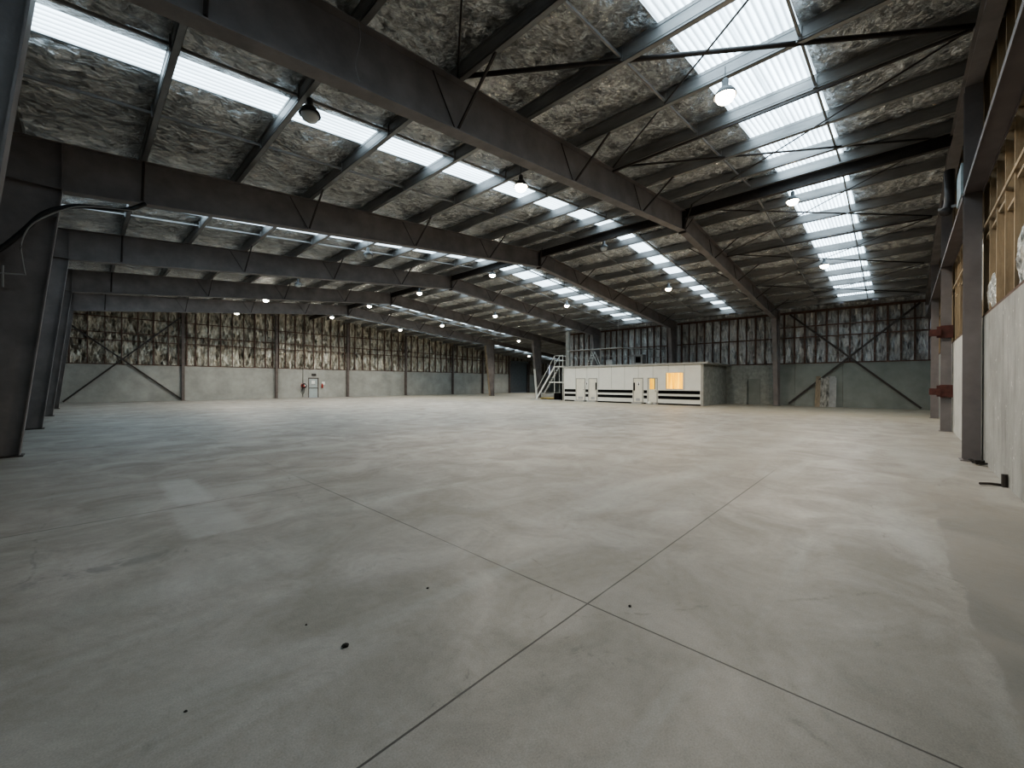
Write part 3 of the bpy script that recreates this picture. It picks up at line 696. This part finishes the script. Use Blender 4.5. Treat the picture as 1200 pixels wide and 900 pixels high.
# small items at the foot of the stud wall
mb = MB()
for i in range(9):
    a = random.uniform(0, 6.28); c = Vector((12.35 + random.uniform(-.3, .1), -1.17 + random.uniform(-.06, .1), .03)); mb.bar(c, c + Vector((math.cos(a) * .14, math.sin(a) * .1, .03)), .05, .03)
o = mb.build('rubble', 'debris', loc=(12.4, -1.15, 0)); o['kind'] = 'stuff'; o['label'] = 'dark scraps swept against the foot of the nearest post'; o['category'] = 'rubble'
mb = MB(); mb.tube([(9.9, -1.22, .02), (9.85, -1.1, .03), (9.75, -.98, .03)], .02, 8); mb.tube([(9.85, -1.24, 0), (9.85, -1.24, .2)], .035, 8); tag(mb.build('pipe_stub', 'steel_dark', loc=(9.85, -1.15, 0)), 'short bent pipe stub at the foot of the concrete wall', 'pipe')
tag(MB().box((13.05, -1.22, .02), (13.1, -1.17, 2.9)).build('downpipe', 'white_paint', loc=(13.07, -1.2, 0)), 'thin white pipe rising beside the nearest stud wall post', 'pipe')

from mathutils import Matrix
RM = Matrix.Translation((10, VC, 0)) @ Matrix.Rotation(-.0115, 4, 'Z') @ Matrix.Translation((-10, -VC, 0))   # the stud wall runs a little out of square
bpy.context.view_layer.update()
for o in list(bpy.data.objects):
    if o.name not in before_wall_c and o.parent is None: o.matrix_world = RM @ o.matrix_world
bpy.context.view_layer.update()
# ------------------------------------------------------------------ roof bracing in the bay beside the stud wall
vA_, vB_ = V(1) - .08, -.98
nodes = [-.4, 5.0, 10.93, 16.6, 22.2, 28.0, 33.5]
for i in range(6):
    a, b_ = nodes[i], nodes[i + 1]; zz = lambda u: rp(u) - .05
    big = i < 1
    if i >= 1:
        tag(MB().tube([(a, vA_, zz(a) + .12), (b_, vB_, zz(b_) + .05)], .045 if i == 1 else .028, 10).build('roof_brace', 'steel_dark', loc=((a + b_) / 2, 2.6, 7.5), smooth=True), f'slanting steel tube brace under the purlins, {ORD[i-1]} along from the tapered columns', 'brace', 'tube braces of the roof bracing')
    tag(MB().tube([(b_, vA_, zz(b_) + .12), (a, vB_, zz(a) + .02)], .018, 8).build('brace_rod', 'steel_dark', loc=((a + b_) / 2, 2.6, 7.4), smooth=True), f'thin steel rod crossing under the purlins, {ORD[i]} panel from the tapered columns', 'rod', 'rods of the roof bracing')
for i, u in enumerate(nodes[1:-1]):
    if i in (1, 3): tag(MB().bar((u, vA_, rp(u) - .06), (u, vB_, rp(u) - .06), .05, .05).build('strut', 'steel_dark', loc=(u, 2.6, 7.5)), f'straight dark strut tying the first frame to the stud wall, {"column" if i==1 else "office"} side of ridge', 'strut')

# ------------------------------------------------------------------ high bay lamps
def lamp(u, v, z, lit, label, power=0, white=False, hang=None):
    root = tag(empty('high_bay_lamp', (u, v, z)), label, 'lamp', 'high bay lamps')
    MB().lathe([(.20, -.01), (.205, .0), (.19, .05), (.13, .13), (.08, .17), (.06, .19), (.06, .32), (.04, .34), (0, .34)], 20, (u, v, z)).build('shade', 'lampshell', root, smooth=True)
    zt = rp(u) + .05
    MB().tube([(u, v, z + .33), (u, v, zt)], .008, 6).build('hanger', 'steel_dark', root)
    MB().lathe([(0, -.14), (.08, -.13), (.14, -.09), (.17, -.02), (.17, .03), (0, .03)], 16, (u, v, z)).build('bulb', ('bulb_white' if white else 'bulb_warm') if lit else 'bulb_off', root, smooth=True)
    if lit:
        l = bpy.data.lights.new('lamp_light', 'SPOT'); l.energy = power; l.color = (1, .93, .80) if white else (1, .86, .68); l.shadow_soft_size = .2; l.spot_size = math.radians(150); l.spot_blend = .5
        lo = bpy.data.objects.new('lamp_light', l); C.objects.link(lo); lo.parent = root; lo.location = (0, 0, -.16)
LP = 520
L1 = [(8.7, 2.46, True, 1), (8.7, 7.87, True, 2), (8.75, 17.05, False, 3), (8.65, 25.2, False, 4), (8.75, 31.55, True, 5), (8.75, 39.1, True, 6)]
for u, v, lit, k in L1: lamp(u, v, 7.25, lit, f'{"lit" if lit else "unlit"} high bay lamp in the row nearer the tapered columns, {ORD[k-1]} from the stud wall', LP * (.8 if k < 3 else 1), k > 4)
L2 = [(17.0, 2.63, True), (16.87, 10.0, False), (16.64, 17.3, True), (16.5, 24.6, True), (16.45, 31.8, True), (16.77, 39.9, True)]
for k, (u, v, lit) in enumerate(L2): lamp(u, v, 7.95, lit, f'{"lit" if lit else "unlit"} high bay lamp hanging under the ridge, {ORD[k]} from the stud wall', LP, k > 1)
L3 = [(24.4, 2.5), (24.1, 9.9), (24.28, 17.43), (24.0, 24.6), (24.5, 32.6), (23.4, 38.5)]
for k, (u, v) in enumerate(L3): lamp(u, v, 7.25, True, f'lit high bay lamp in the row on the office slope, {ORD[k]} from the stud wall', LP, k > 1)
lamp(34.3, 31.3, 6.4, True, 'lit high bay lamp hanging between the two free-standing legs', LP * .6, True)
lamp(44.5, 38.6, 5.5, True, 'lit high bay lamp over the annex', LP * .8, True)
lamp(3.15, 8.55, 6.95, False, 'unlit black high bay lamp hanging below the skylight near the first frame', 0)

# ------------------------------------------------------------------ office cabin
OU = 30.0; OV0, OV1 = 9.95, 21.75; OH = 2.98
of = tag(empty('site_office', (32.5, 16, 0)), 'long white flat-roofed site office with black stripes against the side wall', 'office')
def vx(x):   # y coordinate on the office front for a column of the photograph layout
    t = (x - 600) / 476.745; Y = math.radians(43.314); return OU * (math.sin(Y) - t * math.cos(Y)) / (math.cos(Y) + t * math.sin(Y))
D = [(vx(685.7), vx(675.3)), (vx(699.7), vx(690)), (vx(753.4), vx(742.3)), (vx(770.3), vx(759.3))]
WN = (vx(800.2), vx(780.7)); WZ = (1.20, 2.36)
DH = 1.98
mb = MB()
# front wall in pieces round the openings
edges = [OV0] + [WN[0], WN[1]] + [D[3][0], D[3][1], D[2][0], D[2][1], D[1][0], D[1][1], D[0][0], D[0][1]] + [OV1]
t0, t1 = OU, OU + .08
for i in range(len(edges) - 1):
    a, b_ = edges[i], edges[i + 1]
    if i == 1: mb.box((t0, a, .1), (t1, b_, WZ[0])); mb.box((t0, a, WZ[1]), (t1, b_, OH))
    elif i in (3, 5, 7, 9): mb.box((t0, a, DH), (t1, b_, OH))
    else: mb.box((t0, a, .1), (t1, b_, OH))
mb.build('front_wall', 'white', of)
mb = MB()
y = OV0 + 1.18
while y < OV1 - .2: mb.box((OU - .006, y - .012, 1.15), (OU, y + .012, OH)); y += 1.18
mb.build('panel_joint', 'roofslab', of)
mb = MB()
z = 0
while z < OH - .01:
    u = OU + .08 - (.2 if int(round(z / .2)) % 2 else 0)
    while u < UB: mb.box((max(u, OU + .02) + .004, OV0 - .12, z + .004), (min(u + .4, UB) - .004, OV0, min(z + .2, OH) - .004)); u += .4
    z += .2
mb.box((OU + .05, OV0 - .11, 0), (UB, OV0 - .02, OH)); mb.build('end_wall', 'block', of)
MB().box((OU - .01, OV0 - .13, 0), (OU + .09, OV0 + .04, OH)).build('corner_post', 'roofslab', of)
MB().box((OU, OV1, 0), (UB, OV1 + .1, OH)).build('end_wall', 'white', of)
MB().box((OU - .12, OV0 - .45, OH), (UB - .02, OV1 + .15, OH + .12)).build('roof', 'roofslab', of)
stripes = [(.82, 1.06), (.42, .65)]
segs = [(OV0 + .08, D[3][0] - .07), (D[3][1] + .07, D[2][0] - .07), (D[2][1] + .07, D[1][0] - .07), (D[1][1] + .05, D[0][0] - .05), (D[0][1] + .06, OV1)]
for z0, z1 in stripes:
    for a, b_ in segs: MB().box((OU - .012, a, z0), (OU, b_, z1)).build('stripe', 'black', of)
for a, b_ in segs: MB().box((OU + .0, a, 0), (OU + .06, b_, .11)).build('plinth', 'black', of)
for i, (a, b_) in enumerate(D):
    dr = MB().box((OU - .02, a + .04, .14), (OU + .03, b_ - .04, DH - .03 if i != 3 else 1.14)).build('door', 'door', of)
    if i == 3:
        MB().box((OU - .02, a + .04, 1.14), (OU + .03, a + .16, DH - .03)).build('stile', 'door', dr); MB().box((OU - .02, b_ - .14, 1.14), (OU + .03, b_ - .04, DH - .03)).build('stile', 'door', dr)
        MB().box((OU + .0, a + .16, 1.14), (OU + .008, b_ - .14, DH - .06)).build('pane', 'glass', dr)
        MB().box((OU + .12, a + .3, 1.0), (OU + .14, b_ - .0, 2.0)).build('lit_interior', 'curtain', dr); MB().box((OU + .12, a - .1, 1.0), (OU + .14, a + .3, 2.0)).build('dark_interior', 'tan', dr)
    mb = MB(); mb.box((OU - .035, a - .02, .1), (OU + .05, a + .04, DH)); mb.box((OU - .035, b_ - .04, .1), (OU + .05, b_ + .02, DH)); mb.box((OU - .035, a - .02, DH - .03), (OU + .05, b_ + .02, DH + .04)); mb.build('door_frame', 'roofslab', of)
    MB().box((OU - .3, a - .02, 0), (OU + .02, b_ + .02, .12)).build('doorstep', 'greyb', of)
    if i < 3: MB().box((OU - .03, a + .22, .22), (OU - .018, b_ - .22, .42)).build('vent_grille', 'greyb', dr)
    hv = (b_ - .1) if i == 2 else (a + .12); MB().tube([(OU - .07, hv, 1.02), (OU - .02, hv, 1.02)], .03, 8).build('handle', 'steel_dark', dr)
# pictogram plates of the two toilet doors and the lock plates
def picto(y, z, skirt, par):
    s = MB().box((OU - .03, y - .12, z - .16), (OU - .022, y + .12, z + .16)).build('pictogram_plate', 'sign', par)
    mb = MB(); x0 = OU - .034
    mb.tube([(x0, y, z + .10), (x0 + .003, y, z + .10)], .03, 10)
    if skirt: mb.prism([(x0, y - .02, z + .06), (x0, y + .02, z + .06), (x0, y + .065, z - .07), (x0, y - .065, z - .07)], (.004, 0, 0))
    else: mb.box((x0, y - .04, z - .03), (x0 + .004, y + .04, z + .06))
    mb.box((x0, y - .03, z - .14), (x0 + .004, y - .006, z - .03)); mb.box((x0, y + .006, z - .14), (x0 + .004, y + .03, z - .03))
    mb.build('pictogram', 'black', s)
picto((D[0][0] + D[1][1]) / 2, 1.55, False, of)
picto((D[2][0] + D[2][1]) / 2 - .05, 1.55, True, of)
MB().box((OU - .04, D[1][0] + .02, 1.05), (OU - .02, D[1][0] + .14, 1.65)).build('lock_plate', 'black', of)
MB().box((OU - .04, D[2][1] - .14, 1.05), (OU - .02, D[2][1] - .02, 1.65)).build('lock_plate', 'black', of)
wn = MB(); a, b_ = WN
wn.box((OU - .02, a - .05, WZ[0] - .05), (OU + .06, b_ + .05, WZ[0])); wn.box((OU - .02, a - .05, WZ[1]), (OU + .06, b_ + .05, WZ[1] + .05)); wn.box((OU - .02, a - .05, WZ[0]), (OU + .06, a, WZ[1])); wn.box((OU - .02, b_, WZ[0]), (OU + .06, b_ + .05, WZ[1]))
w_ = wn.build('window', 'door', of)
MB().box((OU + .015, a, WZ[0]), (OU + .022, b_, WZ[1])).build('pane', 'glass', w_)
mb = MB(); n = 60
for i in range(n + 1):
    y = a - .1 + (b_ - a + .2) * i / n; x = OU + .14 + .03 * math.sin(i * 1.1) + .01 * math.sin(i * 2.3)
    mb.v += [(x, y, WZ[0] - .1), (x, y, WZ[1] + .1)]
for i in range(n): mb.f.append((2 * i, 2 * i + 2, 2 * i + 3, 2 * i + 1))
mb.build('curtain', 'curtain', w_)
l = bpy.data.lights.new('office_light', 'AREA'); l.energy = 12; l.color = (1, .7, .3); l.size = 1.0
lo = bpy.data.objects.new('office_light', l); C.objects.link(lo); lo.location = (OU + .6, (a + b_) / 2, 2.6); lo.rotation_euler = (0, 0, 0)
# guard rail on the office roof
zt = OH + .12
gr = tag(empty('guard_rail', (31, 18, zt)), 'grey pipe guard rail round the edge of the office roof', 'guard rail')
P0, P1, P2 = (30.5, 21.9), (30.5, 16.6), (34.9, 14.6)
for h in (1.42, .75):
    MB().tube([(P0[0], P0[1], zt + h), (P1[0], P1[1], zt + h), (P2[0], P2[1], zt + h)], .04 if h > 1 else .022, 8).build('rail', 'galv' if h < 1 else 'roofslab', gr)
for t in range(7):
    if t < 4: p = (P0[0], P0[1] + (P1[1] - P0[1]) * t / 3)
    else: p = (P1[0] + (P2[0] - P1[0]) * (t - 3) / 3, P1[1] + (P2[1] - P1[1]) * (t - 3) / 3)
    MB().tube([(p[0], p[1], zt), (p[0], p[1], zt + 1.42)], .03, 8).build('rail_post', 'galv', gr)
# tall pale post at the office end, thin hanging rods
tag(MB().box((30.9, 21.95, 0), (31.15, 22.3, 6.35)).build('tall_post', 'roofslab', loc=(31, 22.1, 0)), 'tall pale grey post beside the end of the office and the stairs', 'post')
for i, (u, v) in enumerate(((31.6, 17.3), (32.2, 14.2))):
    tag(MB().tube([(u, v, zt), (u, v, rp(u))], .012, 6).build('hanger_rod', 'palewire', loc=(u, v, 4)), f'thin rod rising from the office roof to the purlins, {"by the rail corner" if i==1 else "behind the front rail"}', 'rod')
r = tag(empty('step_ladder', (32.5, 20, zt)), 'open aluminium step ladder standing on the office roof', 'ladder')
for s in (0, .45):
    MB().bar((31.6, 20.0 + s, zt), (31.8, 19.75 + s * .7, zt + 1.35), .05, .03).build('stile', 'white_paint', r)
    MB().bar((31.6, 19.0 + s * .4, zt), (31.8, 19.75 + s * .7, zt + 1.35), .04, .03).build('stile', 'white_paint', r)
for q_ in (.25, .5, .75, 1.0): MB().bar((31.63 + q_ * .13, 20.0 - q_ * .18, zt + q_), (31.63 + q_ * .13, 20.42 - q_ * .26, zt + q_), .05, .03).build('tread', 'white_paint', r)
r = tag(empty('air_unit', (33, 16, zt)), 'grey box unit with dark grille standing on the office roof', 'air unit')
MB().box((32.6, 15.6, zt + .1), (33.3, 16.6, zt + .95)).build('housing', 'galv', r); MB().box((32.58, 15.75, zt + .25), (32.6, 16.3, zt + .8)).build('grille', 'black', r); 
for v in (15.7, 16.5): MB().box((32.6, v - .04, zt), (33.3, v + .04, zt + .1)).build('foot', 'steel_dark', r)
tag(MB().box((32.0, 18.1, zt), (32.6, 18.7, zt + .5)).box((32.05, 18.15, zt + .5), (32.55, 18.65, zt + .56)).build('storage_box', 'greyb', loc=(32.3, 18.4, zt)), 'grey lidded box on the office roof beside the ladder', 'box')

# ------------------------------------------------------------------ stairs up to the office roof
st = tag(empty('access_stairs', (30.6, 23, 0)), 'pale steel access stairs with handrails climbing to the office roof', 'stairs')
S0, S1 = Vector((30.6, 25.6, 0)), Vector((30.6, 23.35, 3.15))
for du in (0, .75):
    MB().bar(S0 + Vector((du, 0, 0)), S1 + Vector((du, 0, 0)), .05, .16).build('stringer', 'white_paint', st)
    MB().tube([S0 + Vector((du, -.1, .95)), S1 + Vector((du, 0, 1.0)), Vector((30.6 + du, 22.4, 4.15))], .03, 8).build('handrail', 'white_paint', st)
    MB().tube([S0 + Vector((du, -.05, .0)), S0 + Vector((du, -.1, .95))], .025, 8).build('rail_post', 'white_paint', st)
    MB().tube([S1 + Vector((du, 0, 0)), S1 + Vector((du, 0, 1.0))], .025, 8).build('rail_post', 'white_paint', st)
    MB().tube([S1 + Vector((du, 0, .55)), Vector((30.6 + du, 22.4, 3.7))], .02, 8).build('handrail', 'white_paint', st)
    MB().tube([Vector((30.6 + du, 22.4, 0)), Vector((30.6 + du, 22.4, 4.15))], .03, 8).build('rail_post', 'white_paint', st)
    MB().tube([S1 + Vector((du, 0, 0)), Vector((30.6 + du, 23.35, 0))], .03, 8).build('rail_post', 'white_paint', st)
for i in range(1, 14):
    p = S0.lerp(S1, i / 14); MB().box((30.62, p.y - .11, p.z - .015), (31.33, p.y + .11, p.z + .015)).build('tread', 'galv', st)
MB().box((30.58, 22.35, 3.08), (31.4, 23.4, 3.18)).build('landing', 'white_paint', st)
MB().box((30.58, 22.35, 1.62), (31.4, 24.0, 1.72)).build('landing', 'white_paint', st)
# things under the stairs
tag(MB().box((30.2, 22.55, .0), (30.75, 23.1, .62)).box((30.22, 22.57, .62), (30.73, 23.08, .66)).build('black_bin', 'black', loc=(30.5, 22.8, 0)), 'black bin under the access stairs', 'bin')
tag(MB().box((31.0, 22.2, .0), (31.8, 22.9, 1.5)).box((31.02, 22.22, 1.5), (31.78, 22.88, 1.54)).build('dark_cabinet', 'black', loc=(31.4, 22.5, 0)), 'tall black cabinet between the stairs and the office end', 'cabinet')
r = tag(empty('pallet', (31, 25, 0)), 'pale yellow pallet with boards on the floor by the stair foot', 'pallet')
for i in range(5): MB().box((30.9 + i * .24, 23.5, .12), (31.08 + i * .24, 25.3, .16)).build('deck_board', 'yellow', r)
for v in (23.5, 24.35, 25.2): MB().box((30.9, v, .0), (32.1, v + .1, .12)).build('bearer', 'yellow', r)
tag(MB().box((30.0, 22.2, 0), (30.12, 25.8, .06)).build('floor_plank', 'greyb', loc=(30, 24, 0)), 'long grey plank on the floor in front of the stairs', 'plank')
tag(MB().lathe([(0, 0), (.14, .01), (.16, .12), (.10, .22), (0, .25)], 10, (29.6, vx(764), 0)).build('white_bag', 'white', smooth=True), 'small white bag on the floor below the glazed office door', 'bag')

# ------------------------------------------------------------------ cables at the left knee
vz = V(2) - .3
def cat(pts, n=6):
    out = []; P = [Vector(p) for p in pts]; P = [P[0]] + P + [P[-1]]
    for i in range(1, len(P) - 2):
        for j in range(n):
            t = j / n; a, b_, c, d_ = P[i - 1], P[i], P[i + 1], P[i + 2]
            out.append(.5 * ((2 * b_) + (c - a) * t + (2 * a - 5 * b_ + 4 * c - d_) * t * t + (3 * b_ - a - 3 * c + d_) * t ** 3))
    out.append(P[-2]); return out
tag(MB().tube(cat([(-1.5, vz, 3.95), (-1.14, vz, 4.32), (-.83, vz, 4.78), (-.56, vz, 5.22), (-.25, vz, 5.46), (.05, vz, 5.58), (.7, vz, 5.70), (1.1, vz + .1, 6.0)]), .05, 8).build('hanging_hose', 'cable', smooth=True), 'thick black hose arching from the second frame\'s leg to its rafter', 'hose')
tag(MB().tube(cat([(.9, vz - .05, 5.72), (.1, vz - .05, 5.58), (-.3, vz - .05, 5.36), (-.7, vz - .05, 4.95), (-.85, vz - .05, 4.52), (-.84, vz - .05, 4.2), (-.8, vz - .05, 3.86)]), .014, 8).build('conduit_loop', 'palewire', smooth=True), 'pale flexible conduit looping down the second frame\'s leg', 'conduit')
mb = MB(); mb.tube([(-.79, vz, 3.86), (-1.3, vz, 3.82)], .018, 8); mb.tube([(-1.1, vz, 4.0), (-1.1, vz, 3.55)], .018, 8); tag(mb.build('pipe_fitting', 'palewire', loc=(-1, vz, 3.85)), 'thin cross-shaped pipe fitting on the second frame\'s leg', 'pipe')
tag(MB().tube(cat([(2.95, V(1) - .2, 7.2), (2.97, V(1) - .22, 6.9), (2.9, V(1) - .2, 6.5), (2.97, V(1) - .2, 6.25)]), .006, 6).build('dangling_wire', 'palewire', smooth=True), 'thin pale wire dangling against the first portal frame', 'wire')

# ------------------------------------------------------------------ crumbs on the floor
for i, (u, v, s, l) in enumerate(((1.10, 2.42, .017, 'black lump on the slab, largest of the loose crumbs'), (1.02, 2.82, .007, 'tiny dark crumb on the slab just behind the black lump'), (1.85, 2.64, .009, 'small dark chip on the slab between the black lump and the joint'), (.35, 2.5, .007, 'tiny dark chip lying alone on the slab left of the black lump'), (2.7, 1.38, .010, 'dark chip lying just beyond the crossing of the floor joints'))):
    pr = [(0, 0), (s, .1 * s), (s * 1.1, s * .5), (s * .6, s * .95), (0, s)]
    mb = MB().lathe(pr, 7, (0, 0, 0)); mb.v = [(x * random.uniform(.7, 1.4), y * random.uniform(.7, 1.3), z) for x, y, z in mb.v]
    o = mb.build('floor_crumb', 'debris'); o.location = (u, v, 0); tag(o, l, 'crumb')

# ------------------------------------------------------------------ camera, world, view
cam = bpy.data.cameras.new('camera'); co = bpy.data.objects.new('camera', cam); C.objects.link(co)
cam.sensor_width = 36; cam.lens = 476.745 * 36 / 1200; cam.clip_end = 300; cam.clip_start = .05
Y, PT, RL = math.radians(43.314), math.radians(-.159), math.radians(.149)
from mathutils import Matrix
fwd = Vector((math.cos(Y) * math.cos(PT), math.sin(Y) * math.cos(PT), math.sin(PT)))
right = Vector((math.sin(Y), -math.cos(Y), 0)); up = right.cross(fwd)
r2 = right * math.cos(RL) + up * math.sin(RL); u2 = -right * math.sin(RL) + up * math.cos(RL)
m = Matrix((r2, u2, -fwd)).transposed().to_4x4(); m.translation = (0, 0, 1.6); co.matrix_world = m
bpy.context.scene.camera = co
w = bpy.data.worlds.new('world'); bpy.context.scene.world = w; w.use_nodes = True
w.node_tree.nodes['Background'].inputs[0].default_value = (.7, .8, 1, 1); w.node_tree.nodes['Background'].inputs[1].default_value = .3
sc = bpy.context.scene
sc.view_settings.view_transform = 'AgX'; sc.view_settings.look = 'AgX - Medium High Contrast'; sc.view_settings.exposure = 1.25
sc.cycles.use_denoising = True; sc.cycles.max_bounces = 6; sc.cycles.diffuse_bounces = 4; sc.cycles.sample_clamp_indirect = 6
